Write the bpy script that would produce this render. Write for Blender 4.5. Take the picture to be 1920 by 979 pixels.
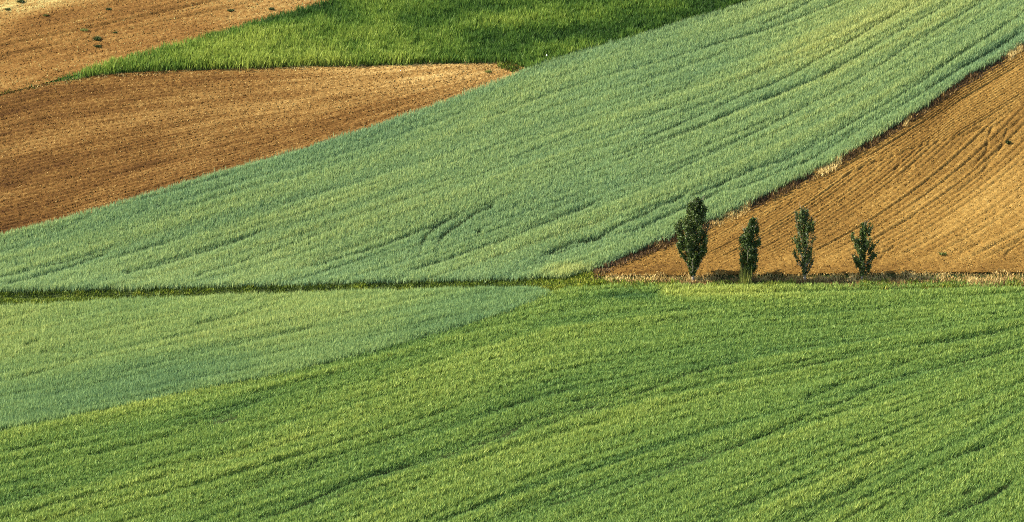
import bpy, math
import numpy as np

for o in list(bpy.data.objects):
    bpy.data.objects.remove(o)
S = bpy.context.scene
COL = S.collection
rng = np.random.default_rng(7)
R = math.radians

# ------------------------------------------------------------------ camera
DIST, DEP = 400.0, R(17.0)          # metres from the row of trees, view depression
MPP = 0.0479                        # metres per photo pixel at the tree row
FPX = DIST / MPP
CAM = np.array([0.0, -DIST * math.cos(DEP), DIST * math.sin(DEP)])
PITCH = DEP - 40.5 * MPP / DIST
FWD = np.array([0.0, math.cos(PITCH), -math.sin(PITCH)])
UPV = np.array([0.0, math.sin(PITCH), math.cos(PITCH)])
cd = bpy.data.cameras.new("Camera")
cam = bpy.data.objects.new("Camera", cd)
COL.objects.link(cam)
cam.location = CAM
cam.rotation_euler = (math.pi / 2 - PITCH, 0, 0)
cd.sensor_width = 36.0
cd.lens = 36.0 * FPX / 1920.0
cd.clip_start = 1.0
cd.clip_end = 6000.0
S.camera = cam

# ------------------------------------------------------------------ sky and sun
SUN_EL, SUN_AZ = R(39.0), R(-92.0)  # azimuth clockwise from +Y: the sun stands to the left
w = bpy.data.worlds.new("World")
S.world = w
w.use_nodes = True
nt = w.node_tree
bg = nt.nodes["Background"]
sky = nt.nodes.new("ShaderNodeTexSky")
sky.sky_type = 'NISHITA'
sky.sun_disc = False
sky.sun_elevation = SUN_EL
sky.sun_rotation = SUN_AZ
nt.links.new(sky.outputs[0], bg.inputs[0])
bg.inputs[1].default_value = 0.12
sl = bpy.data.lights.new("Sun", 'SUN')
sun = bpy.data.objects.new("Sun", sl)
COL.objects.link(sun)
sl.energy = 5.0
sl.angle = R(0.5)
sl.color = (1.0, 0.92, 0.76)
sun.rotation_euler = (math.pi / 2 - SUN_EL, 0, math.pi - SUN_AZ)
sun.location = (-60, 0, 60)
S.cycles.filter_width = 1.0
S.cycles.use_denoising = False
S.view_settings.view_transform = 'Standard'
S.view_settings.look = 'None'
S.view_settings.exposure = 1.42
S.view_settings.gamma = 1.0
S.view_settings.use_curve_mapping = False

# ------------------------------------------------------------------ helpers
TAB = np.random.default_rng(3).random((8, 256, 256))


def vn(x, y, k=0):
    """smooth value noise, 0..1"""
    x = np.asarray(x, float) + 1000.0
    y = np.asarray(y, float) + 1000.0
    i = np.floor(x).astype(np.int64)
    j = np.floor(y).astype(np.int64)
    fx = x - i
    fy = y - j
    fx = fx * fx * (3 - 2 * fx)
    fy = fy * fy * (3 - 2 * fy)
    T = TAB[k % 8]
    a = T[i & 255, j & 255]
    b = T[(i + 1) & 255, j & 255]
    c = T[i & 255, (j + 1) & 255]
    d = T[(i + 1) & 255, (j + 1) & 255]
    return (a * (1 - fx) + b * fx) * (1 - fy) + (c * (1 - fx) + d * fx) * fy


def fbm(x, y, k=0, n=3):
    s, a, t = 0.0, 1.0, 0.0
    for q in range(n):
        s = s + a * vn(x * 2 ** q, y * 2 ** q, k + q)
        t += a
        a *= 0.5
    return s / t


def ss(t):
    t = np.clip(t, 0, 1)
    return t * t * (3 - 2 * t)


def height(x, y):
    """the lie of the land (metres); x right, y away from the camera"""
    x = np.asarray(x, float)
    y = np.asarray(y, float)
    s = 1.6
    q = (y - 1.5) / s
    h = 0.30 * s * np.where(q > 30, q, np.log1p(np.exp(np.minimum(q, 30))))
    h = h + 0.48 * ss((y - 0.35) / 0.8) * ss((x - 6.0) / 5.0)        # bank behind the poplars
    yd = -4.4 + (x + 46) * (2.2 / 48)
    h = h - 0.45 * np.exp(-((y - yd) / 0.75) ** 2) * ss((7.0 - x) / 6.0)   # ditch
    fade = ss((np.abs(y) - 4) / 10)
    h = h + 1.3 * (fbm(x / 26, y / 26, 0, 2) - 0.5) * fade
    return h


def proj(x, y, z):
    dx, dy, dz = x - CAM[0], y - CAM[1], z - CAM[2]
    d = dy * FWD[1] + dz * FWD[2]
    return 960 + dx / d * FPX, 489.5 - (dy * UPV[1] + dz * UPV[2]) / d * FPX


def ground_at(u, v):
    """where the sight line of a photo pixel meets the land"""
    d = FWD + np.array([1.0, 0, 0]) * (u - 960) / FPX + UPV * (489.5 - v) / FPX
    t = np.linspace(300, 520, 8801)
    P = CAM[None] + t[:, None] * d[None]
    k = np.argmax(P[:, 2] <= height(P[:, 0], P[:, 1]))
    return P[k]


def inpoly(u, v, poly):
    r = np.zeros(u.shape, bool)
    n = len(poly)
    for i in range(n):
        (x1, y1), (x2, y2) = poly[i], poly[(i + 1) % n]
        if y1 == y2:
            continue
        c = ((y1 > v) != (y2 > v)) & (u < (x2 - x1) * (v - y1) / (y2 - y1) + x1)
        r ^= c
    return r


def curve(pts):
    xs = np.array([p[0] for p in pts], float)
    ys = np.array([p[1] for p in pts], float)

    def f(u):
        r = np.interp(u, xs, ys)
        r = np.where(u < xs[0], ys[0] + (u - xs[0]) * (ys[1] - ys[0]) / (xs[1] - xs[0]), r)
        return np.where(u > xs[-1], ys[-1] + (u - xs[-1]) * (ys[-1] - ys[-2]) / (xs[-1] - xs[-2]), r)
    return f


def tracks(u, v, lst, dv=8.0):
    """1 in the middle of a wheel track or lodged strip, 0 away from it"""
    out = np.zeros(u.shape)
    wob = 3.0 * (vn(u / 40, v / 40, 5) - 0.5)
    for pts, hw, dep in lst:
        P = np.array(pts, float)
        P[:, 1] += dv
        m = (u > P[:, 0].min() - 4 * hw) & (u < P[:, 0].max() + 4 * hw) & (v > P[:, 1].min() - 4 * hw) & (v < P[:, 1].max() + 4 * hw)
        idx = np.nonzero(m)[0]
        if not len(idx):
            continue
        uu, vv = u[idx], v[idx] + wob[idx]
        best = np.full(len(idx), 1e9)
        for a, b in zip(P[:-1], P[1:]):
            e = b - a
            t = np.clip(((uu - a[0]) * e[0] + (vv - a[1]) * e[1]) / (e @ e), 0, 1)
            best = np.minimum(best, np.hypot(uu - a[0] - t * e[0], vv - a[1] - t * e[1]))
        el = min(25.0, 0.12 * np.ptp(P[:, 0]) + 1)
        ends = np.clip((uu - P[:, 0].min()) / el + .2, 0, 1) * np.clip((P[:, 0].max() - uu) / el + .2, 0, 1)
        patch = 0.55 + 0.75 * vn(uu / 30, vv / 30, 6)
        out[idx] = np.maximum(out[idx], np.clip(dep * patch * ends, 0, 1) * np.exp(-(best / (hw * 1.08)) ** 2))
    return out


def tag(o, label=None, cat=None, group=None, kind=None):
    if label: o["label"] = label
    if cat: o["category"] = cat
    if group: o["group"] = group
    if kind: o["kind"] = kind
    return o


def mesh_obj(name, verts, faces, mat, tint=None, parent=None, smooth=False):
    """faces: (M,k) int array or list of such arrays"""
    if not isinstance(faces, list):
        faces = [faces]
    me = bpy.data.meshes.new(name)
    verts = np.ascontiguousarray(verts, np.float32)
    me.vertices.add(len(verts))
    me.vertices.foreach_set("co", verts.ravel())
    loops = np.concatenate([f.ravel() for f in faces]).astype(np.int32)
    sizes = np.concatenate([np.full(len(f), f.shape[1], np.int32) for f in faces])
    starts = np.concatenate([[0], np.cumsum(sizes)[:-1]]).astype(np.int32)
    me.loops.add(len(loops))
    me.loops.foreach_set("vertex_index", loops)
    me.polygons.add(len(sizes))
    me.polygons.foreach_set("loop_start", starts)
    me.polygons.foreach_set("loop_total", sizes)
    if smooth:
        me.polygons.foreach_set("use_smooth", np.ones(len(sizes), bool))
    if tint is not None:
        at = me.attributes.new("tint", 'FLOAT', 'POINT')
        at.data.foreach_set("value", np.ascontiguousarray(tint, np.float32))
    me.update(calc_edges=True)
    me.materials.append(mat)
    o = bpy.data.objects.new(name, me)
    COL.objects.link(o)
    if parent is not None:
        o.parent = parent
    return o


def ramp(nt, stops):
    r = nt.nodes.new("ShaderNodeValToRGB")
    e = r.color_ramp.elements
    while len(e) < len(stops):
        e.new(0.5)
    for q, (p, c) in zip(e, stops):
        q.position = p
        q.color = (*c, 1)
    return r


def leaf_mat(name, stops, trans=0.3, rough=0.6, spec=0.25):
    m = bpy.data.materials.new(name)
    m.use_nodes = True
    nt = m.node_tree
    b = nt.nodes["Principled BSDF"]
    a = nt.nodes.new("ShaderNodeAttribute")
    a.attribute_name = "tint"
    r = ramp(nt, stops)
    nt.links.new(a.outputs["Fac"], r.inputs[0])
    nt.links.new(r.outputs[0], b.inputs["Base Color"])
    b.inputs["Roughness"].default_value = rough
    b.inputs["Specular IOR Level"].default_value = spec
    t = nt.nodes.new("ShaderNodeBsdfTranslucent")
    nt.links.new(r.outputs[0], t.inputs[0])
    mx = nt.nodes.new("ShaderNodeMixShader")
    mx.inputs[0].default_value = trans
    nt.links.new(b.outputs[0], mx.inputs[1])
    nt.links.new(t.outputs[0], mx.inputs[2])
    nt.links.new(mx.outputs[0], nt.nodes["Material Output"].inputs[0])
    return m


def soil_mat(name, stops, bump=0.06):
    m = bpy.data.materials.new(name)
    m.use_nodes = True
    nt = m.node_tree
    b = nt.nodes["Principled BSDF"]
    a = nt.nodes.new("ShaderNodeAttribute")
    a.attribute_name = "tint"
    tc = nt.nodes.new("ShaderNodeTexCoord")
    n1 = nt.nodes.new("ShaderNodeTexNoise")
    n1.inputs["Scale"].default_value = 3.5
    n1.inputs["Detail"].default_value = 6
    n1.inputs["Roughness"].default_value = 0.75
    nt.links.new(tc.outputs["Object"], n1.inputs["Vector"])
    ma = nt.nodes.new("ShaderNodeMath")
    ma.operation = 'MULTIPLY_ADD'
    ma.inputs[1].default_value = 1.3
    ma.inputs[2].default_value = -0.65
    nt.links.new(n1.outputs["Fac"], ma.inputs[0])
    ad = nt.nodes.new("ShaderNodeMath")
    ad.operation = 'ADD'
    ad.use_clamp = True
    nt.links.new(ma.outputs[0], ad.inputs[0])
    nt.links.new(a.outputs["Fac"], ad.inputs[1])
    r = ramp(nt, stops)
    nt.links.new(ad.outputs[0], r.inputs[0])
    nt.links.new(r.outputs[0], b.inputs["Base Color"])
    b.inputs["Roughness"].default_value = 0.95
    b.inputs["Specular IOR Level"].default_value = 0.1
    bp = nt.nodes.new("ShaderNodeBump")
    bp.inputs["Strength"].default_value = 0.8
    bp.inputs["Distance"].default_value = bump
    n2 = nt.nodes.new("ShaderNodeTexNoise")
    n2.inputs["Scale"].default_value = 7.0
    n2.inputs["Detail"].default_value = 4
    nt.links.new(tc.outputs["Object"], n2.inputs["Vector"])
    nt.links.new(n2.outputs["Fac"], bp.inputs["Height"])
    nt.links.new(bp.outputs[0], b.inputs["Normal"])
    return m


def scatter(poly, dens, ybox, seed):
    """random points on the land inside a field"""
    g = np.random.default_rng(seed)
    y0, y1 = ybox
    X = 62.0
    n = int(2 * X * (y1 - y0) * dens)
    x = g.uniform(-X, X, n)
    y = g.uniform(y0, y1, n)
    z = height(x, y)
    u, v = proj(x, y, z)
    jt = g.normal(0, 2.0, (2, n)) * (0.3 + 1.4 * vn(x / 1.5, y / 1.5, 6))
    m = inpoly(u + jt[0], v + jt[1], poly)
    return x[m], y[m], z[m], u[m], v[m], g


def blades(name, x, y, z, H, W, lean, tint, mat, g, mid=0.62, parent=None):
    n = len(x)
    az = g.uniform(0, 2 * np.pi, n)
    P = np.stack([x, y, z - 0.02], 1)
    L = np.stack([lean[0], lean[1], H], 1)
    D = np.stack([np.cos(az), np.sin(az), np.zeros(n)], 1) * (W / 2)[:, None]
    M = P + mid * L
    V = np.empty((n, 4, 3))
    V[:, 0] = P
    V[:, 1] = M + D
    V[:, 2] = P + L
    V[:, 3] = M - D
    F = np.arange(4 * n).reshape(n, 4)
    return mesh_obj(name, V.reshape(-1, 3), F, mat, np.repeat(np.clip(tint, 0, 1), 4), parent)


# ------------------------------------------------------------------ field outlines (photo pixels, cast on to the land)
EDGE_DE = [(-300, 505), (0, 435), (120, 405), (240, 370), (400, 320), (560, 275), (700, 230), (830, 185), (920, 150), (990, 122)]
EDGE_CE = [(990, 122), (1040, 105), (1100, 85), (1180, 64), (1290, 30), (1390, 0), (1560, -60), (1760, -140), (2250, -330)]
EDGE_EF = [(2250, -130), (2050, 5), (1920, 92), (1860, 128), (1800, 163), (1740, 207), (1650, 263), (1560, 316), (1500, 345), (1420, 385), (1340, 421), (1260, 455), (1170, 492), (1108, 518)]
EDGE_BC = [(90, 155), (120, 140), (180, 119), (240, 101), (300, 85), (370, 66), (430, 50), (520, 21), (600, -2), (760, -60), (1000, -150)]
EDGE_CD = [(90, 157), (120, 152), (190, 142), (280, 135), (400, 131), (560, 127), (700, 124), (850, 120), (960, 120), (990, 122)]
EDGE_HI = [(1035, 548), (960, 577), (850, 612), (700, 654), (500, 702), (350, 731), (200, 764), (0, 804), (-300, 870)]


def sh(pts, d):
    return [(a, b + d) for a, b in pts]


HW = 14                                                             # wheat height seen in photo pixels
P_E = sh(EDGE_DE, HW)[:-1] + sh(EDGE_CE, HW) + sh(EDGE_EF, -8) + [(1060, 524), (900, 528), (700, 533), (500, 538), (300, 543), (0, 550), (-300, 557)]
P_H = [(-300, 602), (0, 585), (300, 569), (500, 562), (800, 555), (980, 548), (1035, 556)] + sh(EDGE_HI, 9)[1:]
P_I = sh(EDGE_HI, 12)[::-1] + [(1060, 548), (1130, 543), (1220, 541), (1500, 541), (1920, 539), (2300, 538), (2300, 1250), (-300, 1250)]
P_C = [(88, 158)] + [(a, b + min(16, (a - 80) / 7)) for a, b in EDGE_BC][1:] + [(2250, -330)] + sh(EDGE_CE, 12)[::-1][1:] + EDGE_CD[::-1][1:-1]
P_D = [(-300, 262)] + [(0, 178)] + EDGE_CD + sh(EDGE_DE, HW + 4)[::-1]
P_B = [(-300, 262), (0, 178), (90, 157)] + [(a, b + min(20, (a - 80) / 6)) for a, b in EDGE_BC][1:] + [(1000, -420), (-300, -420)]
P_F = sh(EDGE_EF, 0) + [(1130, 519), (1300, 518), (1500, 516), (1700, 514), (2300, 511)]
P_STRIP = sh(EDGE_EF, -12) + [(1125, 528)] + sh(EDGE_EF, 6)[::-1]

# ------------------------------------------------------------------ ground sheet
xs = np.unique(np.concatenate([np.linspace(-2500, -70, 40), np.arange(-70, 70.1, 0.5), np.linspace(70, 2500, 40)]))
ys = np.unique(np.concatenate([np.linspace(-385, -85, 40), np.arange(-85, 75.1, 0.33), np.linspace(75, 2500, 50)]))
GX, GY = np.meshgrid(xs, ys)
GZ = height(GX, np.minimum(GY, 90 + 0.2 * (GY - 90).clip(0)))
nx, ny = len(xs), len(ys)
ii = np.arange(nx * ny).reshape(ny, nx)
F = np.stack([ii[:-1, :-1], ii[:-1, 1:], ii[1:, 1:], ii[1:, :-1]], -1).reshape(-1, 4)
gm = soil_mat("ground_soil", [(0.0, (0.020, 0.030, 0.008)), (0.5, (0.045, 0.062, 0.016)), (1.0, (0.11, 0.10, 0.04))])
gr = mesh_obj("ground", np.stack([GX, GY, GZ - 0.12], -1).reshape(-1, 3), F, gm, np.full(nx * ny, 0.45), smooth=True)
tag(gr, "dark green brown valley ground under the crops", "ground", kind="structure")

# ------------------------------------------------------------------ ploughed fields
def octa(n, g):
    B = np.array([[1, 0, 0], [-1, 0, 0], [0, 1, 0], [0, -1, 0], [0, 0, 1], [0, 0, -1]], float)
    V = B[None] * g.uniform(0.5, 1.2, (n, 6, 1))
    a = g.uniform(0, 6.28, n)
    c, s = np.cos(a)[:, None], np.sin(a)[:, None]
    return np.stack([V[..., 0] * c - V[..., 1] * s, V[..., 0] * s + V[..., 1] * c, V[..., 2] * 0.75], -1)


OF = np.array([[0, 2, 4], [2, 1, 4], [1, 3, 4], [3, 0, 4], [2, 0, 5], [1, 2, 5], [3, 1, 5], [0, 3, 5]])


def ploughed(poly, xb, yb, relief, tintf, mat, label, seed, step=0.1, cd=36, cs=0.064):
    g = np.random.default_rng(seed)
    xs = np.arange(xb[0], xb[1], step)
    ys = np.arange(yb[0], yb[1], step)
    X, Y = np.meshgrid(xs, ys)
    X = X + g.uniform(-.25, .25, X.shape) * step
    Y = Y + g.uniform(-.25, .25, X.shape) * step
    Z = height(X, Y)
    U, V = proj(X, Y, Z)
    inside = inpoly(U, V, poly)
    dz = relief(X, Y, U, V)
    rough = 0.05 * (g.random(X.shape) - 0.5) + 0.07 * (vn(X / 0.35, Y / 0.35, 2) - 0.5)
    Zs = Z + 0.06 + dz + rough
    T = tintf(X, Y, U, V) + g.normal(0, 0.05, X.shape)
    ii = np.arange(X.size).reshape(X.shape)
    q = inside[:-1, :-1] & inside[1:, 1:] & inside[1:, :-1] & inside[:-1, 1:]
    F = np.stack([ii[:-1, :-1], ii[:-1, 1:], ii[1:, 1:], ii[1:, :-1]], -1)[q]
    used = np.unique(F)
    mp = np.full(X.size, -1)
    mp[used] = np.arange(len(used))
    F = mp[F]
    VV = np.stack([X, Y, Zs], -1).reshape(-1, 3)[used]
    TT = T.ravel()[used]
    n = int((xb[1] - xb[0]) * (yb[1] - yb[0]) * cd)
    x = g.uniform(*xb, n)
    y = g.uniform(*yb, n)
    z = height(x, y)
    u, v = proj(x, y, z)
    m = inpoly(u, v, poly)
    x, y, z, u, v = x[m], y[m], z[m], u[m], v[m]
    n = len(x)
    zz = z + 0.06 + relief(x, y, u, v)
    O = octa(n, g) * (cs * g.uniform(0.35, 1.3, n) ** 1.6)[:, None, None] + np.stack([x, y, zz], 1)[:, None, :]
    OFs = (np.arange(n)[:, None, None] * 6 + OF[None]).reshape(-1, 3) + len(VV)
    ot = np.repeat(tintf(x, y, u, v) + g.normal(0.08, 0.22, n), 6)
    o = mesh_obj("ploughed_field", np.concatenate([VV, O.reshape(-1, 3)]), [F, OFs], mat, np.clip(np.concatenate([TT, ot]), 0, 1))
    return tag(o, label, "ploughed field", kind="structure")


def saw(p, k=0):
    """ridge profile, period 1"""
    c = 0.5 + 0.5 * np.sin(2 * np.pi * p)
    return 1 - 1.7 * c ** 2.2


fu, fl = curve([(-300, 262), (0, 178), (90, 157), (400, 131), (990, 112)]), curve(EDGE_DE)


def relief_D(x, y, u, v):
    t = (v - fu(u)) / np.maximum(fl(u) - fu(u), 12)
    g = t * 38 + 0.9 * (vn(u / 300, t * 6, 1))
    amp = 0.035 + 0.035 * vn(u / 160, t * 38, 2)
    big = vn(u / 350, t * 26, 4)
    return amp * saw(g) + 0.10 * (big - 0.5)


def tint_D(x, y, u, v):
    t = (v - fu(u)) / np.maximum(fl(u) - fu(u), 12)
    a = 0.295 + 0.13 * np.clip((u - 250) / 500, -1, 1) + 0.22 * ss((u - 450) / 420) * ss((215 - v) / 80)
    a += 0.34 * (fbm(u / 260, t * 9, 2, 3) - 0.5) + 0.22 * (vn(u / 90, t * 40, 3) - 0.5)
    a += 0.12 * np.exp(-((v - (285 - 0.22 * u)) / 40) ** 2)
    return a


def relief_B(x, y, u, v):
    p = v + 0.22 * u + 6 * vn(u / 200, v / 200, 1)
    amp = 0.02 + 0.03 * vn(u / 160, p / 9, 2)
    tr = np.exp(-((p - 93) / 2.2) ** 2) + np.exp(-((p - 112) / 2.2) ** 2) + 0.8 * np.exp(-((p - 132) / 2) ** 2) + np.exp(-((p - 60) / 2) ** 2)
    return amp * saw(p / 9.0) - 0.12 * tr * (0.5 + vn(u / 60, p / 30, 3))


def tint_B(x, y, u, v):
    p = v + 0.22 * u
    a = 0.38 + 0.22 * (fbm(u / 150, p / 40, 3, 3) - 0.5) + 0.2 * (vn(u / 60, p / 8, 4) - 0.5)
    a += 0.42 * ss((48 - p + 22 * (vn(u / 60, v / 60, 2) - .5)) / 34) + 0.16 * ss((u - 250) / 250) * ss((70 - v) / 50)
    return a


f1 = curve(EDGE_EF[::-1])
fsep = curve([(1300, 452), (1440, 398), (1524, 358), (1634, 302), (1726, 271), (1818, 250), (1920, 195), (2100, 80)])
F_TR = [([(1905, 210), (1860, 240), (1852, 262), (1850, 285), (1825, 315), (1780, 350)], 2.2, 1.0),
        ([(1915, 225), (1888, 245), (1880, 268), (1868, 292), (1840, 325), (1790, 365)], 2.2, 1.0),
        ([(1690, 302), (1684, 312), (1676, 322)], 2.5, .9), ([(1712, 310), (1704, 320), (1690, 330)], 2.5, .8),
        ([(1524, 362), (1634, 306), (1726, 275), (1818, 252), (1920, 198)], 2.5, 1.0),
        ([(1515, 344), (1600, 306), (1720, 240), (1920, 118)], 2.5, .8),
        ([(1800, 476), (1822, 464), (1842, 452)], 2.6, 1.2), ([(1650, 488), (1662, 474), (1680, 462)], 2.4, 1.1),
        ([(1690, 480), (1730, 460), (1760, 440)], 2.4, .8), ([(1884, 478), (1905, 462), (1930, 450)], 2.4, 1),
        ([(1620, 462), (1660, 436), (1720, 402)], 3, .9), ([(1545, 440), (1580, 418), (1610, 400)], 2.6, .9)]


def relief_F(x, y, u, v):
    d1 = (v - f1(u))
    g1 = d1 / 6.0 * (1 + 0.0004 * (u - 1500)) + 0.5 * vn(u / 300, d1 / 14, 1)
    xp, vp = u - 1500, 480 - v
    k = 0.0022
    lev = (vp + 0.48 / k) * np.exp(-k * xp)
    g2 = lev / 6.6 + 0.5 * vn(u / 300, lev / 14, 2)
    m = ss((v - fsep(u)) / 6 + 0.5)
    g = np.where(m > 0.5, g2, g1)
    i = np.floor(g)
    amp = (0.022 + 0.09 * vn(i * 7.31, u / 260, 3) ** 2.5) * (1 - 0.85 * ss((v - 462 + 18 * (vn(u / 50, 3, 1) - .5)) / 26))
    h = amp * saw(g)
    uf, vf = u.ravel(), v.ravel()
    h = h - 0.13 * tracks(uf, vf, F_TR, 0).reshape(u.shape)
    return h


def tint_F(x, y, u, v):
    xp, vp = u - 1500, 480 - v
    lev = (vp + 218) * np.exp(-0.0022 * xp)
    a = 0.45 + 0.25 * (fbm(u / 200, lev / 60, 3, 3) - 0.5) + 0.22 * (vn(u / 110, lev / 9, 4) - 0.5)
    a -= 0.10 * ss((v - 480) / 25) + 0.10 * ss((1350 - u) / 200)
    a += 0.08 * np.exp(-((v - 380) / 60) ** 2) * ss((u - 1480) / 200)
    return a


m_brown = soil_mat("brown_soil", [(0.0, (0.0314, 0.012, 0.002)), (0.35, (0.1002, 0.0474, 0.0099)), (0.65, (0.2003, 0.1155, 0.0316)), (1.0, (0.4008, 0.2757, 0.0986))])
m_red = soil_mat("reddish_soil", [(0.0, (0.0405, 0.0169, 0.0035)), (0.4, (0.1452, 0.0706, 0.0158)), (0.7, (0.2288, 0.1393, 0.0405)), (1.0, (0.3696, 0.3201, 0.1144))])
m_gold = soil_mat("golden_soil", [(0.0, (0.0422, 0.0184, 0.0037)), (0.4, (0.1408, 0.0752, 0.0148)), (0.7, (0.242, 0.1438, 0.034)), (1.0, (0.3696, 0.2508, 0.0813))])
ploughed(P_D, (-62, 8), (3, 50), relief_D, tint_D, m_brown, "dark brown ploughed field on the left between two green crops", 11)
ploughed(P_B, (-62, -8), (20, 62), relief_B, tint_B, m_red, "reddish tan tilled field in the top left corner", 12)
ploughed(P_F, (4, 62), (0.7, 58), relief_F, tint_F, m_gold, "golden brown furrowed field on the slope behind the poplars", 13, step=0.07)

# ------------------------------------------------------------------ crops
gE = curve(EDGE_DE[1:-1] + EDGE_CE)
gEl = curve([(-300, 950), (0, 860), (600, 690), (1108, 518), (1260, 455), (1420, 385), (1560, 316), (1740, 207), (1920, 92), (2250, -130)])
E_TR = [([(0, 536), (55, 523), (110, 505), (158, 489), (206, 472)], 3, .8),
        ([(235, 512), (272, 505), (353, 481), (405, 463), (500, 430)], 2.6, .75), ([(232, 514), (245, 508)], 6, .7),
        ([(353, 525), (397, 509), (478, 483), (526, 465), (640, 425)], 2.4, .6),
        ([(560, 505), (640, 483), (713, 463), (773, 438), (837, 415), (870, 398)], 3, .85),
        ([(785, 476), (787, 460), (800, 440), (827, 418), (850, 408)], 3.6, 1.15),
        ([(815, 478), (817, 457), (830, 440), (850, 425), (873, 410), (893, 397), (930, 380)], 3.6, 1.15), ([(890, 436), (905, 430)], 4, .9),
        ([(760, 510), (853, 480), (927, 457), (977, 435), (1030, 415), (1120, 378)], 2.8, .75),
        ([(1013, 483), (1040, 467), (1073, 455), (1120, 443), (1150, 427), (1190, 408), (1290, 362)], 3.4, .95),
        ([(1023, 482), (1060, 468), (1133, 443), (1187, 433), (1273, 393), (1360, 352)], 3, .8),
        ([(1290, 370), (1420, 314), (1472, 299), (1521, 274), (1567, 247), (1616, 219), (1665, 192), (1726, 152), (1800, 100), (1925, 20)], 3, .75),
        ([(1360, 360), (1500, 308), (1567, 270), (1616, 242), (1665, 212), (1726, 175), (1800, 126), (1925, 52)], 3, .7),
        ([(1240, 330), (1330, 288), (1420, 244), (1481, 213), (1543, 182), (1604, 149), (1683, 97), (1860, -10)], 2.6, .65),
        ([(1200, 262), (1320, 210), (1420, 167), (1481, 140), (1555, 97), (1700, 12)], 2.6, .7),
        ([(1140, 308), (1280, 250), (1420, 189), (1487, 164), (1521, 149), (1604, 106), (1680, 60), (1790, 0)], 3, .8),
        ([(1420, 47), (1473, 25), (1507, 7), (1530, -5)], 2.6, .8), ([(1300, 92), (1420, 60), (1560, 8), (1640, -30)], 2.6, .7)]
I_TR = [([(467, 972), (554, 948), (640, 908), (709, 884), (785, 865), (855, 844), (924, 820), (986, 792), (1021, 780), (1100, 762), (1194, 737), (1280, 702), (1400, 668)], 4, .85),
        ([(560, 962), (640, 926), (720, 896), (806, 865), (882, 848), (952, 820), (1000, 806), (1073, 775), (1180, 750)], 3.6, .75),
        ([(930, 972), (952, 962), (997, 948), (1056, 927), (1130, 900)], 3.4, .75),
        ([(1120, 940), (1153, 927), (1194, 907), (1243, 886), (1280, 870), (1332, 851), (1415, 820), (1474, 796), (1574, 754), (1661, 709), (1730, 692), (1848, 665), (1925, 642)], 4, .8),
        ([(1300, 872), (1420, 832), (1520, 790), (1600, 760), (1720, 712), (1850, 680)], 3, .55),
        ([(1500, 750), (1536, 737), (1581, 716), (1626, 702), (1720, 672)], 4, .75), ([(1505, 747), (1530, 738)], 7, .6),
        ([(1495, 980), (1543, 962), (1581, 945), (1644, 924), (1730, 879), (1772, 862), (1850, 832), (1925, 805)], 4, .7),
        ([(1765, 968), (1800, 952), (1834, 938), (1862, 924), (1900, 900)], 5, 1.0), ([(1800, 925), (1840, 908)], 4, .8),
        ([(0, 975), (28, 969), (80, 948), (139, 931), (200, 915)], 3.6, .7),
        ([(395, 790), (415, 785), (450, 776)], 5, .9), ([(330, 800), (420, 772), (500, 744)], 4, .6),
        ([(0, 848), (52, 836), (139, 820), (260, 790)], 4, .6), ([(160, 852), (250, 832), (330, 812)], 3.5, .5),
        ([(1000, 598), (1067, 578), (1133, 567), (1240, 552)], 8, .55), ([(1140, 551), (1240, 545)], 5, .5),
        ([(1180, 570), (1290, 566)], 4, .5), ([(860, 625), (1000, 594)], 6, .4),
        ([(440, 690), (560, 668), (760, 625)], 3, .25)]
gI = curve([(-300, 870), (0, 804), (350, 731), (700, 650), (1035, 565), (1300, 540), (1920, 532), (2300, 530)])
gIl = curve([(-300, 1960), (0, 1800), (960, 1275), (1920, 775), (2300, 590)])


def extra_tracks(fa, fb, n, ub, seed, hw=(1.6, 3.2), dep=(.25, .6), ln=(90, 420), t0=0.03, t1=0.97):
    """lesser wheel marks along the drilling direction of the crop"""
    g = np.random.default_rng(seed)
    out = []
    for _ in range(n):
        t = g.uniform(t0, t1)
        a = g.uniform(*ub)
        L = g.uniform(*ln)
        us = np.linspace(a, a + L, 7)
        vs = fa(us) + t * (fb(us) - fa(us)) + 2 * np.sin(us / 60 + t * 30)
        out.append(([(p, q) for p, q in zip(us, vs)], g.uniform(*hw), g.uniform(*dep)))
    return out


E_TR += extra_tracks(gE, gEl, 70, (-200, 1850), 31, hw=(1.2, 2.0), dep=(.2, .45), ln=(150, 600))
I_TR += extra_tracks(gI, gIl, 120, (-250, 1850), 32, hw=(1.8, 4.2), dep=(.2, .55), ln=(150, 650))


def streak(u, t, nt, k):
    q = 0.30 * vn(u / 700, t * nt, k) + 0.42 * vn(u / 520, t * nt * 2.4, k + 1) + 0.28 * vn(u / 380, t * nt * 4.6, k + 2)
    return 0.5 + 1.25 * (q - 0.5)


def grooves(u, t, nt, k):
    """thin, long, broken drill and wheel lines, 0..1"""
    a = vn(u / 900, t * nt, k)
    b = vn(u / 700, t * nt * 1.7 + 40, k + 1)
    ln = np.exp(-((a - 0.5) / 0.07) ** 2) + 0.8 * np.exp(-((b - 0.45) / 0.07) ** 2)
    return np.clip(ln, 0, 1) * np.clip(1.5 * vn(u / 130, t * nt * 2, k + 2) - 0.2, 0, 1)


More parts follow.
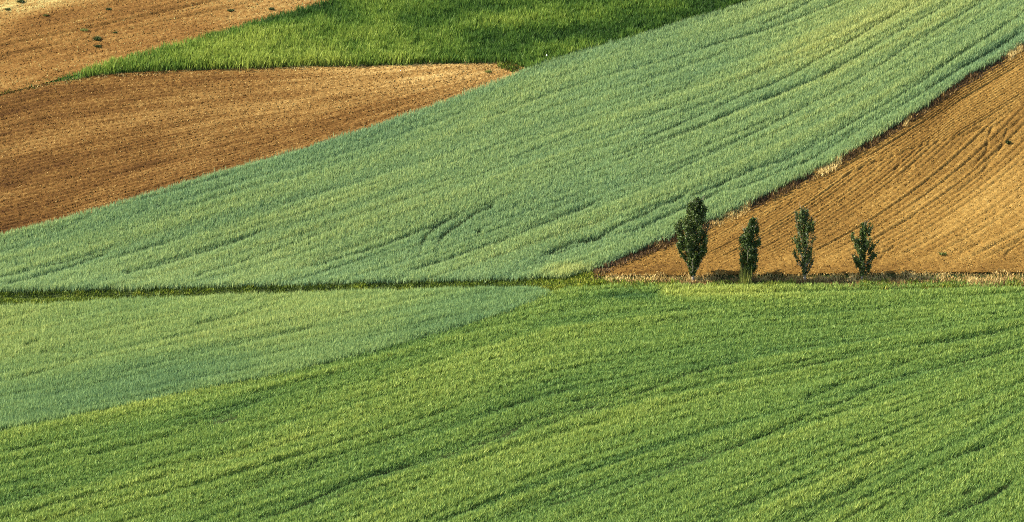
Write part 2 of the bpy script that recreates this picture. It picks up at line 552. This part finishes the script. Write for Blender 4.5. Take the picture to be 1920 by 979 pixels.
def crop(name, poly, dens, yb, seed, hgt, wid, field, mat, label, cat, lean=(0.05, 0.0), sp=0.28, gs=0.24, rag=0.26):
    x, y, z, u, v, g = scatter(poly, dens, yb, seed)
    hs, tint = field(x, y, u, v)
    n = len(x)
    clump = 0.6 * vn(x / gs, y / (gs * 1.25), 3) + 0.4 * vn(x / (gs * .45), y / (gs * .6), 4)
    clump = ss((clump - 0.22) / 0.56)
    keep = g.random(n) < (1.0 - 2 * rag + 2 * rag * clump) * np.clip(hs / 0.7, 0.12, 1)
    x, y, z, u, v, hs, tint, clump = [q[keep] for q in (x, y, z, u, v, hs, tint, clump)]
    n = len(x)
    H = hgt * hs * (1.0 - rag + 1.5 * rag * clump) * g.uniform(0.8, 1.15, n)
    W = wid * g.uniform(0.6, 1.4, n) * (0.5 + 0.5 * hs)
    L = (lean[0] + g.normal(0, sp, n) * H, lean[1] + g.normal(0, sp, n) * H)
    tint = tint + g.normal(0, 0.115, n) + 0.16 * (clump - 0.5)
    o = blades(name, x, y, z, H, W, L, tint, mat, g)
    return tag(o, label, cat, kind="stuff")


def field_E(x, y, u, v):
    t = (v - gE(u)) / (gEl(u) - gE(u))
    s = streak(u, t, 20, 1)
    tr = tracks(u, v, E_TR)
    hs = (0.85 + 0.26 * s) * (1 - 0.30 * grooves(u, t, 44, 4)) * (1 - 0.88 * tr)
    tint = 0.52 + 0.44 * (s - 0.5) + 0.40 * (fbm(u / 330, t * 5, 5, 3) - 0.5) - 0.12 * tr
    tint += 0.22 * ss((250 - np.abs(u - 1560) * .5 - v) / 200)
    tint -= 0.16 * np.exp(-((t - 0.02) / 0.10) ** 2) + 0.16 * np.exp(-((t - 0.97) / 0.10) ** 2)
    tint += 0.48 * ss((u - 985) / 80) * ss((v - 496) / 18)
    return hs, tint


def field_H(x, y, u, v):
    p = v + 0.21 * u
    s = streak(u, p / 480, 24, 2)
    trs = [([(40, 658), (48, 650), (75, 640)], 3, .7), ([(0, 722), (110, 692), (180, 668)], 3, .5), ([(360, 610), (420, 598), (520, 572)], 2.6, .6),
           ([(200, 706), (330, 676), (480, 640), (600, 612)], 3, .45), ([(70, 664), (150, 664)], 3, .5), ([(100, 574), (60, 575)], 3, .4)]
    tr = tracks(u, v, trs)
    hs = (0.78 + 0.40 * s) * (1 - 0.34 * grooves(u, p / 480, 36, 5)) * (1 - 0.8 * tr)
    tint = 0.54 + 0.36 * (s - 0.5) + 0.36 * (fbm(u / 260, p / 90, 5, 3) - 0.5)
    tint -= 0.26 * np.exp(-((v - (762 - 0.18 * u)) / 45) ** 2) * ss((620 - u) / 300)
    tint -= 0.2 * ss((u - 700) / 200)
    return hs, tint


def field_I(x, y, u, v):
    t = (v - gI(u)) / (gIl(u) - gI(u))
    s = streak(u, t, 40, 3)
    tr = tracks(u, v, I_TR)
    hs = (0.58 + 0.80 * s) * (1 - 0.42 * grooves(u, t, 52, 6)) * (1 - 0.88 * tr)
    tint = 0.52 + 0.46 * (s - 0.5) + 0.30 * (fbm(u / 300, t * 8, 6, 3) - 0.5)
    tint += 0.30 * ss((60 - (v - gI(u))) / 55) * ss((760 - u) / 300) * ss((u - 60) / 200)
    tint += 0.8 * ss((u - 1225) / 30) * ss((1540 - u) / 250) * np.exp(-((v - 553) / 9) ** 2)
    tint -= 0.38 * np.exp(-((u - 1180) / 70) ** 2 - ((v - 560) / 9) ** 2)
    tint -= 0.25 * tr
    tint += 0.1 * np.exp(-((v - (1010 - 0.33 * u + 0)) / 60) ** 2)
    return hs, tint


def field_C(x, y, u, v):
    c = fbm(u / 60, v / 24, 4, 3)
    s = vn(u / 260, (v + 0.12 * u) / 34, 2)
    hs = (0.72 + 0.35 * c + 0.3 * s) * (0.35 + 0.65 * ss((u - 90) / 130))
    tint = 0.42 + 0.8 * (c - 0.5) + 0.55 * (s - 0.5) + 0.2 * ss((v - 60) / 40)
    return hs, tint


m_wheat = leaf_mat("blue_green_wheat", [(0.0, (0.135, 0.235, 0.120)), (0.35, (0.215, 0.325, 0.140)), (0.65, (0.295, 0.385, 0.140)), (1.0, (0.43, 0.46, 0.15))])
m_wheat2 = leaf_mat("grey_green_wheat", [(0.0, (0.105, 0.200, 0.088)), (0.35, (0.182, 0.285, 0.100)), (0.65, (0.262, 0.345, 0.102)), (1.0, (0.39, 0.42, 0.12))])
m_grass = leaf_mat("fresh_green_cereal", [(0.0, (0.050, 0.120, 0.034)), (0.35, (0.120, 0.215, 0.048)), (0.65, (0.200, 0.285, 0.056)), (1.0, (0.34, 0.39, 0.08))])
m_tall = leaf_mat("deep_green_cereal", [(0.0, (0.016, 0.050, 0.008)), (0.35, (0.066, 0.140, 0.020)), (0.65, (0.150, 0.235, 0.032)), (1.0, (0.30, 0.36, 0.06))])
crop("wheat_crop", P_E, 370, (-6, 62), 21, 0.76, 0.042, field_E, m_wheat, "large blue green wheat crop sweeping diagonally across the hillside", "wheat crop", gs=0.20, rag=0.13, sp=0.21)
crop("wheat_crop", P_H, 330, (-50, 0), 22, 0.76, 0.046, field_H, m_wheat2, "pale grey green wheat crop in the wedge below the ditch on the left", "wheat crop", gs=0.20, rag=0.13, sp=0.21)
crop("cereal_crop", P_I, 290, (-84, 1), 23, 0.56, 0.056, field_I, m_grass, "bright green young cereal crop filling the foreground", "cereal crop")
crop("cereal_crop", P_C, 270, (18, 62), 24, 0.90, 0.062, field_C, m_tall, "dark green tall cereal crop in the wedge at the top", "cereal crop", sp=0.26, gs=0.32, rag=0.27)

# ------------------------------------------------------------------ weeds and grass margins
m_ditch = leaf_mat("ditch_grass", [(0.0, (0.020, 0.040, 0.006)), (0.4, (0.070, 0.110, 0.012)), (0.75, (0.17, 0.22, 0.018)), (1.0, (0.33, 0.33, 0.05))])
m_dry = leaf_mat("dry_grass", [(0.0, (0.045, 0.025, 0.014)), (0.35, (0.15, 0.085, 0.028)), (0.7, (0.42, 0.28, 0.085)), (1.0, (0.62, 0.48, 0.19))], trans=0.2)

P_G = [(-300, 556), (0, 548), (300, 541), (500, 536), (700, 531), (900, 526), (985, 519), (1045, 506), (1090, 498), (1108, 512), (1125, 524), (1230, 530), (1230, 545), (1120, 548), (1060, 556), (1020, 562), (975, 552), (700, 562), (500, 566), (300, 573), (0, 590), (-300, 606)]


def margin(name, poly, dens, yb, seed, hgt, wid, tintf, mat, label, cat, hf=None, sp=0.3):
    x, y, z, u, v, g = scatter(poly, dens, yb, seed)
    n = len(x)
    c = fbm(x / 0.9, y / 0.9, 2, 3)
    H = hgt * np.clip(0.25 + 1.5 * (c - 0.12), 0.15, 2) * g.uniform(0.6, 1.25, n)
    if hf is not None:
        H = H * hf(u, v)
    W = wid * g.uniform(0.5, 1.5, n)
    L = (g.normal(0.03, sp, n) * H, g.normal(0, sp, n) * H)
    t = tintf(x, y, u, v) + g.normal(0, 0.16, n) + 0.6 * (c - 0.5)
    o = blades(name, x, y, z, H, W, L, t, mat, g, mid=0.5)
    return tag(o, label, cat, kind="stuff")


margin("ditch_grass", P_G, 130, (-9, 3), 41, 0.28, 0.09,
       lambda x, y, u, v: 0.40 + 0.25 * ss((u - 950) / 120) + 0.5 * (fbm(u / 60, v / 8, 1, 2) - 0.5), m_ditch,
       "yellow green weeds filling the ditch between the two wheat crops", "grass")
P_J = [(1125, 518), (1250, 512), (1500, 512), (1920, 508), (2300, 505), (2300, 541), (1920, 542), (1500, 543), (1280, 544), (1150, 540)]
margin("dry_grass", P_J, 120, (-3, 4), 42, 0.29, 0.07,
       lambda x, y, u, v: 0.66 + 0.5 * (fbm(u / 70, v / 12, 1, 2) - 0.5) - 0.25 * ss((v - 530) / 6), m_dry,
       "straw coloured dry grass along the bank under the poplars", "grass", hf=lambda u, v: 0.55 + 0.75 * ss((v - 513) / 6))
P_J2 = [(1110, 532), (1300, 533), (1500, 533), (1920, 531), (2300, 530), (2300, 542), (1920, 543), (1500, 545), (1200, 548)]
margin("green_verge", P_J2, 110, (-3, 2), 43, 0.34, 0.09,
       lambda x, y, u, v: 0.60 + 0.5 * (fbm(u / 50, v / 9, 3, 2) - 0.5), m_ditch,
       "patchy yellow green verge between the foreground crop and the dry bank", "grass", hf=lambda u, v: 0.2 + 1.3 * (vn(u / 28, 1, 2) > 0.42))
margin("boundary_weeds", P_STRIP, 150, (-1, 62), 44, 0.46, 0.07,
       lambda x, y, u, v: 0.16 + 0.75 * ss((vn(u / 34, 5, 2) - 0.58) / 0.16) * ss((u - 1300) / 60), m_dry,
       "dark brown weeds along the edge of the furrowed field", "weeds")
P_CE = [(930, 126), (1000, 112), (1060, 100), (1150, 78), (1290, 34), (1390, 2), (1560, -56), (1560, -48), (1390, 14), (1290, 44), (1150, 88), (1060, 116), (1000, 134), (960, 138)]
margin("edge_weeds", P_CE, 90, (25, 60), 45, 0.55, 0.10,
       lambda x, y, u, v: 0.30 + 0.4 * (fbm(u / 40, v / 12, 1, 2) - 0.5), m_ditch,
       "dark olive weeds between the tall crop and the wheat at the top", "weeds")
P_CD = [(60, 166), (120, 149), (190, 139), (400, 127), (960, 116), (995, 118), (990, 128), (960, 127), (400, 136), (190, 147), (120, 157), (70, 170)]
margin("stubble_edge", P_CD, 60, (20, 45), 46, 0.22, 0.07,
       lambda x, y, u, v: 0.75 + 0.5 * (fbm(u / 40, v / 12, 1, 2) - 0.5), m_dry,
       "thin straw fringe under the lower edge of the tall dark crop", "dry grass")

P_BD = [(-300, 256), (0, 173), (88, 150), (130, 138), (190, 126), (190, 142), (130, 153), (92, 161), (0, 181), (-300, 268)]
margin("boundary_weeds", P_BD, 60, (15, 45), 47, 0.22, 0.07,
       lambda x, y, u, v: 0.22 + 0.5 * (fbm(u / 30, v / 12, 1, 2) - 0.5), m_ditch,
       "thin line of dark weeds between the two tilled fields on the left", "weeds")

# ------------------------------------------------------------------ poplars
def bark_mat():
    m = bpy.data.materials.new("poplar_bark")
    m.use_nodes = True
    nt = m.node_tree
    b = nt.nodes["Principled BSDF"]
    tc = nt.nodes.new("ShaderNodeTexCoord")
    n = nt.nodes.new("ShaderNodeTexNoise")
    n.inputs["Scale"].default_value = 5
    n.inputs["Detail"].default_value = 5
    nt.links.new(tc.outputs["Object"], n.inputs["Vector"])
    r = ramp(nt, [(0.3, (0.12, 0.09, 0.06)), (0.7, (0.42, 0.36, 0.27))])
    nt.links.new(n.outputs["Fac"], r.inputs[0])
    nt.links.new(r.outputs[0], b.inputs["Base Color"])
    b.inputs["Roughness"].default_value = 0.9
    return m


m_bark = bark_mat()
m_poplar = leaf_mat("poplar_leaves", [(0.0, (0.014, 0.026, 0.005)), (0.45, (0.046, 0.074, 0.012)), (0.8, (0.105, 0.140, 0.026)), (1.0, (0.22, 0.25, 0.06))], trans=0.22, rough=0.5, spec=0.3)


def tubes(paths, sides=7):
    Vs, Fs, b = [], [], 0
    for pts, rad in paths:
        pts = np.array(pts, float)
        n = len(pts)
        a = np.linspace(0, 2 * np.pi, sides, endpoint=False)
        for i in range(n):
            d = pts[min(i + 1, n - 1)] - pts[max(i - 1, 0)]
            d /= np.linalg.norm(d) + 1e-9
            e = np.cross(d, [0.3, 0.9, 0.1])
            e /= np.linalg.norm(e)
            f = np.cross(d, e)
            Vs.append(pts[i] + rad[i] * (np.cos(a)[:, None] * e + np.sin(a)[:, None] * f))
        for i in range(n - 1):
            for j in range(sides):
                k = (j + 1) % sides
                Fs.append([b + i * sides + j, b + i * sides + k, b + (i + 1) * sides + k, b + (i + 1) * sides + j])
        b += n * sides
    return np.concatenate(Vs), np.array(Fs)


def poplar(u, v, hpx, env, nleaf, nlimb, seed, label, leafsize=0.082, tip=0.0, lo=0.05, spread=0.115):
    g = np.random.default_rng(seed)
    base = ground_at(u, v)
    Hm = hpx * MPP / math.cos(DEP)
    root = bpy.data.objects.new("poplar_tree", None)
    COL.objects.link(root)
    root.location = (base[0], base[1], float(height(base[0], base[1])))
    tag(root, label, "tree", "four slim poplars in a row along the field edge")
    ef = np.array([e[0] for e in env])
    el = np.array([e[1] for e in env]) * MPP
    er = np.array([e[2] for e in env]) * MPP

    def envelope(f):
        return np.interp(f, ef, el), np.interp(f, ef, er)
    paths = []
    zs = np.linspace(0, 1, 14)
    mid = np.array([(sum(envelope(f)) / 2) * 0.75 * min(1, f * 2) for f in zs])
    tr = np.stack([mid + g.normal(0, 0.025, 14) * (zs > 0), g.normal(0, 0.03, 14) * (zs > 0), zs * Hm * 0.97], 1)
    tr[0, 2] = -0.12
    r0 = 0.022 * Hm * 0.75
    paths.append((tr, r0 * (1 - zs) ** 0.9 + 0.008))
    tipsP, tipsD = [], []
    for i in range(nlimb):
        f0 = lo + (0.80 - lo) * (i / nlimb) ** 1.15 + g.uniform(0, 0.02)
        f1 = min(0.985, f0 + g.uniform(0.14, 0.34))
        az = i * 2.399 + g.uniform(-.4, .4)
        L_, R_ = envelope(f1)
        cx, hw = (L_ + R_) / 2, (R_ - L_) / 2
        k = g.uniform(0.72, 1.0)
        end = np.array([cx + hw * k * np.cos(az), hw * k * 0.9 * np.sin(az), f1 * Hm])
        st = np.array([np.interp(f0, zs, tr[:, 0]), np.interp(f0, zs, tr[:, 1]), f0 * Hm * 0.97])
        q = np.linspace(0, 1, 7)[:, None]
        bow = np.array([end[0] - st[0], end[1] - st[1], 0]) * 0.22
        pts = st + (end - st) * q + bow * np.sin(q * np.pi) + g.normal(0, 0.03, (7, 3)) * (q > 0)
        paths.append((pts, np.linspace(r0 * 0.36 * (1.1 - f0), 0.008, 7)))
        for _ in range(7):
            s = g.uniform(0.04, 1.0)
            p = np.array([np.interp(s, q[:, 0], pts[:, c]) for c in range(3)])
            d = np.array([g.normal(0, 0.2), g.normal(0, 0.2), g.uniform(0.25, 0.6)]) + 0.22 * (end - st) / (np.linalg.norm(end - st) + .01)
            paths.append((np.stack([p, p + d * 0.5, p + d]), np.array([0.012, 0.009, 0.005])))
            tipsP.append(p)
            tipsD.append(d)
    for _ in range(46):
        s = g.uniform(lo + 0.03, 0.985)
        p = np.array([np.interp(s, zs, tr[:, c]) for c in range(3)])
        d = np.array([g.normal(0, 0.16), g.normal(0, 0.16), g.uniform(0.2, 0.45)]) * (1.15 - 0.5 * s) * min(1.0, 0.25 + 2.2 * s)
        tipsP.append(p)
        tipsD.append(d)
        paths.append((np.stack([p, p + d * 0.5, p + d]), np.array([0.012, 0.009, 0.005])))
    V, F = tubes(paths, 6)
    mesh_obj("trunk", V, F, m_bark, parent=root, smooth=True)
    tipsP, tipsD = np.array(tipsP), np.array(tipsD)
    n = nleaf
    k = g.integers(0, len(tipsP), n)
    tl = g.uniform(0.84, 1.16, len(tipsP))
    C = tipsP[k] + tipsD[k] * g.uniform(-0.1, 1.1, n)[:, None] + g.normal(0, spread, (n, 3)) * np.array([0.8, 0.8, 1.1])
    f = C[:, 2] / Hm
    Lw, Rw = envelope(np.clip(f, 0, 1))
    cx, hw = (Lw + Rw) / 2, (Rw - Lw) / 2 + 0.03
    rr = np.hypot((C[:, 0] - cx) / hw, C[:, 1] / (hw * 0.95))
    ok = (f > lo + 0.02) & (f < 1.0) & (rr < tl[k] + g.normal(0, 0.05, n))
    C, rr, f = C[ok], rr[ok], f[ok]
    n = len(C)
    A = g.normal(0, 1, (n, 3))
    A[:, 2] += 0.5
    A /= np.linalg.norm(A, axis=1)[:, None]
    B = np.cross(A, g.normal(0, 1, (n, 3)))
    B /= np.linalg.norm(B, axis=1)[:, None]
    sz = leafsize * g.uniform(0.6, 1.35, n)[:, None]
    LV = np.empty((n, 4, 3))
    LV[:, 0] = C - A * sz
    LV[:, 1] = C + B * sz * 0.72 - A * sz * 0.1
    LV[:, 2] = C + A * sz
    LV[:, 3] = C - B * sz * 0.72 - A * sz * 0.1
    tint = 0.42 + g.normal(0, 0.20, n)
    mesh_obj("crown", LV.reshape(-1, 3), np.arange(4 * n).reshape(n, 4), m_poplar, np.repeat(np.clip(tint, 0, 1), 4), parent=root)
    return root


def env_from(rows, cx, base, scale):
    top = rows[0][0]
    out = [((base - y) / (base - top), (a - cx) / scale, (b - cx) / scale) for y, a, b in rows]
    return sorted(out)


def wider(env, k):
    return [(f, a * k, b * k) for f, a, b in env]


E1 = env_from([(95, 296, 318), (130, 250, 348), (160, 175, 365), (210, 152, 395), (260, 150, 405), (340, 112, 415), (400, 120, 430), (460, 125, 425), (520, 130, 400), (580, 152, 380), (640, 200, 340), (700, 232, 312), (760, 247, 295), (830, 262, 292)], 278, 830, 4.66)
E2 = env_from([(272, 775, 805), (300, 760, 818), (330, 735, 825), (380, 722, 828), (430, 690, 840), (480, 658, 862), (530, 660, 860), (600, 676, 842), (680, 688, 822), (740, 690, 815), (800, 715, 800), (850, 735, 765)], 750, 850, 4.66)
E3 = env_from([(105, 235, 258), (130, 190, 275), (170, 160, 300), (220, 160, 330), (280, 170, 362), (330, 178, 352), (370, 140, 345), (430, 140, 380), (490, 140, 372), (550, 150, 355), (620, 190, 345), (700, 205, 320), (760, 225, 300), (820, 250, 290), (860, 262, 275)], 268, 860, 5.4375)
E4 = env_from([(265, 850, 915), (290, 792, 930), (340, 780, 925), (380, 725, 925), (420, 728, 985), (470, 750, 975), (540, 752, 960), (600, 752, 960), (650, 770, 940), (700, 790, 920), (750, 802, 915), (800, 825, 872), (855, 842, 862)], 850, 855, 5.4375)
poplar(1299.6, 528, 157, wider(E1, 1.03), 21000, 30, 51, "tallest and broadest poplar, dense dark green with a pale bare trunk foot")
poplar(1401, 532, 124, wider(E2, 1.14), 14000, 22, 52, "narrow poplar with yellow green shoots crowding its foot, second from the left", lo=0.04)
poplar(1509, 528, 139, wider(E3, 1.18), 6400, 22, 53, "tall thin poplar whose sparse lower branches let the soil show through", spread=0.09, lo=0.05)
poplar(1616, 527, 108, wider(E4, 1.2), 7600, 16, 54, "smallest poplar with ragged side branches, last on the right", spread=0.085, lo=0.07)

# reed shoots at the foot of the second poplar
b = ground_at(1399, 534)
g = np.random.default_rng(61)
n = 230
x = b[0] + g.normal(0, 0.30, n).clip(-0.55, 0.5)
y = b[1] - 0.15 + g.normal(0, 0.18, n)
root = blades("reed_clump", x - b[0], y - b[1], np.zeros(n), 2.0 * g.uniform(0.2, 1.1, n) ** 1.3, 0.038 * g.uniform(0.6, 1.4, n),
              (g.normal(-0.03, 0.1, n), g.normal(0, 0.1, n)), 0.72 + g.normal(0, 0.15, n),
              leaf_mat("reed_shoots", [(0.0, (0.05, 0.08, 0.012)), (0.5, (0.18, 0.21, 0.032)), (1.0, (0.42, 0.40, 0.11))]), g)
root.location = (b[0], b[1], float(height(b[0], b[1])))
tag(root, "upright yellow green shoots at the foot of the second poplar", "reeds")

# ------------------------------------------------------------------ weed clumps on the tilled soil
m_weed = leaf_mat("weed_leaves", [(0.0, (0.020, 0.035, 0.008)), (0.5, (0.06, 0.085, 0.02)), (1.0, (0.24, 0.25, 0.05))])
WEEDS = [(182, 76, 0.50, 0.34, .25, "upright dark green weed clump, largest on the reddish tilled field"),
         (158, 58, 0.55, 0.16, .75, "flat pale yellow green weed patch on the reddish tilled field"),
         (184, 89, 0.42, 0.18, .12, "low blackish weed clump just below the upright one"),
         (216, 63, 0.22, 0.14, .4, "small faint green weed right of the upright weed clump"),
         (203, 19, 0.32, 0.16, .2, "dark small weed in the reddish field near the top edge"),
         (433, 22, 0.42, 0.20, .25, "dark green weed on tilled soil left of the tall crop's tip"),
         (509, 19, 0.36, 0.20, .2, "dark weed touching the upper edge of the tall crop"),
         (86, 30, 0.34, 0.14, .5, "faint low weed on the left of the reddish field"),
         (38, 5, 0.55, 0.22, .3, "dark weed in the pale top left corner"),
         (14, 19, 0.34, 0.16, .35, "little green weed at the pale left edge"),
         (915, 136, 0.40, 0.16, .85, "yellow weed on the pale point of the brown field"),
         (1890, 270, 0.30, 0.28, .05, "small dark twiggy weed alone on the furrowed field at right"),
         (1768, 478, 0.50, 0.16, .6, "faint green weed on the bare soil below the furrows")]
for i, (u, v, wd, hh, tn, lab) in enumerate(WEEDS):
    b = ground_at(u, v)
    g = np.random.default_rng(70 + i)
    n = int(90 + 160 * wd)
    x = g.normal(0, wd * 0.40, n).clip(-wd * .6, wd * .6)
    y = g.normal(0, wd * 0.36, n).clip(-wd * .55, wd * .55)
    o = blades("weed_clump", x, y, np.zeros(n), hh * g.uniform(0.4, 1.3, n), 0.07 * g.uniform(0.6, 1.4, n),
               (g.normal(0, 0.12, n), g.normal(0, 0.12, n)), tn + g.normal(0, 0.15, n), m_weed, g, mid=0.5)
    o.location = (b[0], b[1], float(height(b[0], b[1])) + 0.05)
    tag(o, lab, "weed", "weed clumps scattered over the bare soil")

# pale marker stone at the corner of the tall crop
b = ground_at(1025, 116)
g = np.random.default_rng(90)
V = octa(1, g)[0] * np.array([0.10, 0.10, 0.26])
m_stone = soil_mat("pale_stone", [(0.0, (0.4, 0.38, 0.33)), (1.0, (0.75, 0.72, 0.66))])
o = mesh_obj("marker_stone", V + np.array([0, 0, 0.35]), OF, m_stone, np.full(6, 0.6))
o.location = (b[0], b[1], float(height(b[0], b[1])) + 0.25)
tag(o, "small white marker stone in the weeds where three fields meet", "stone")
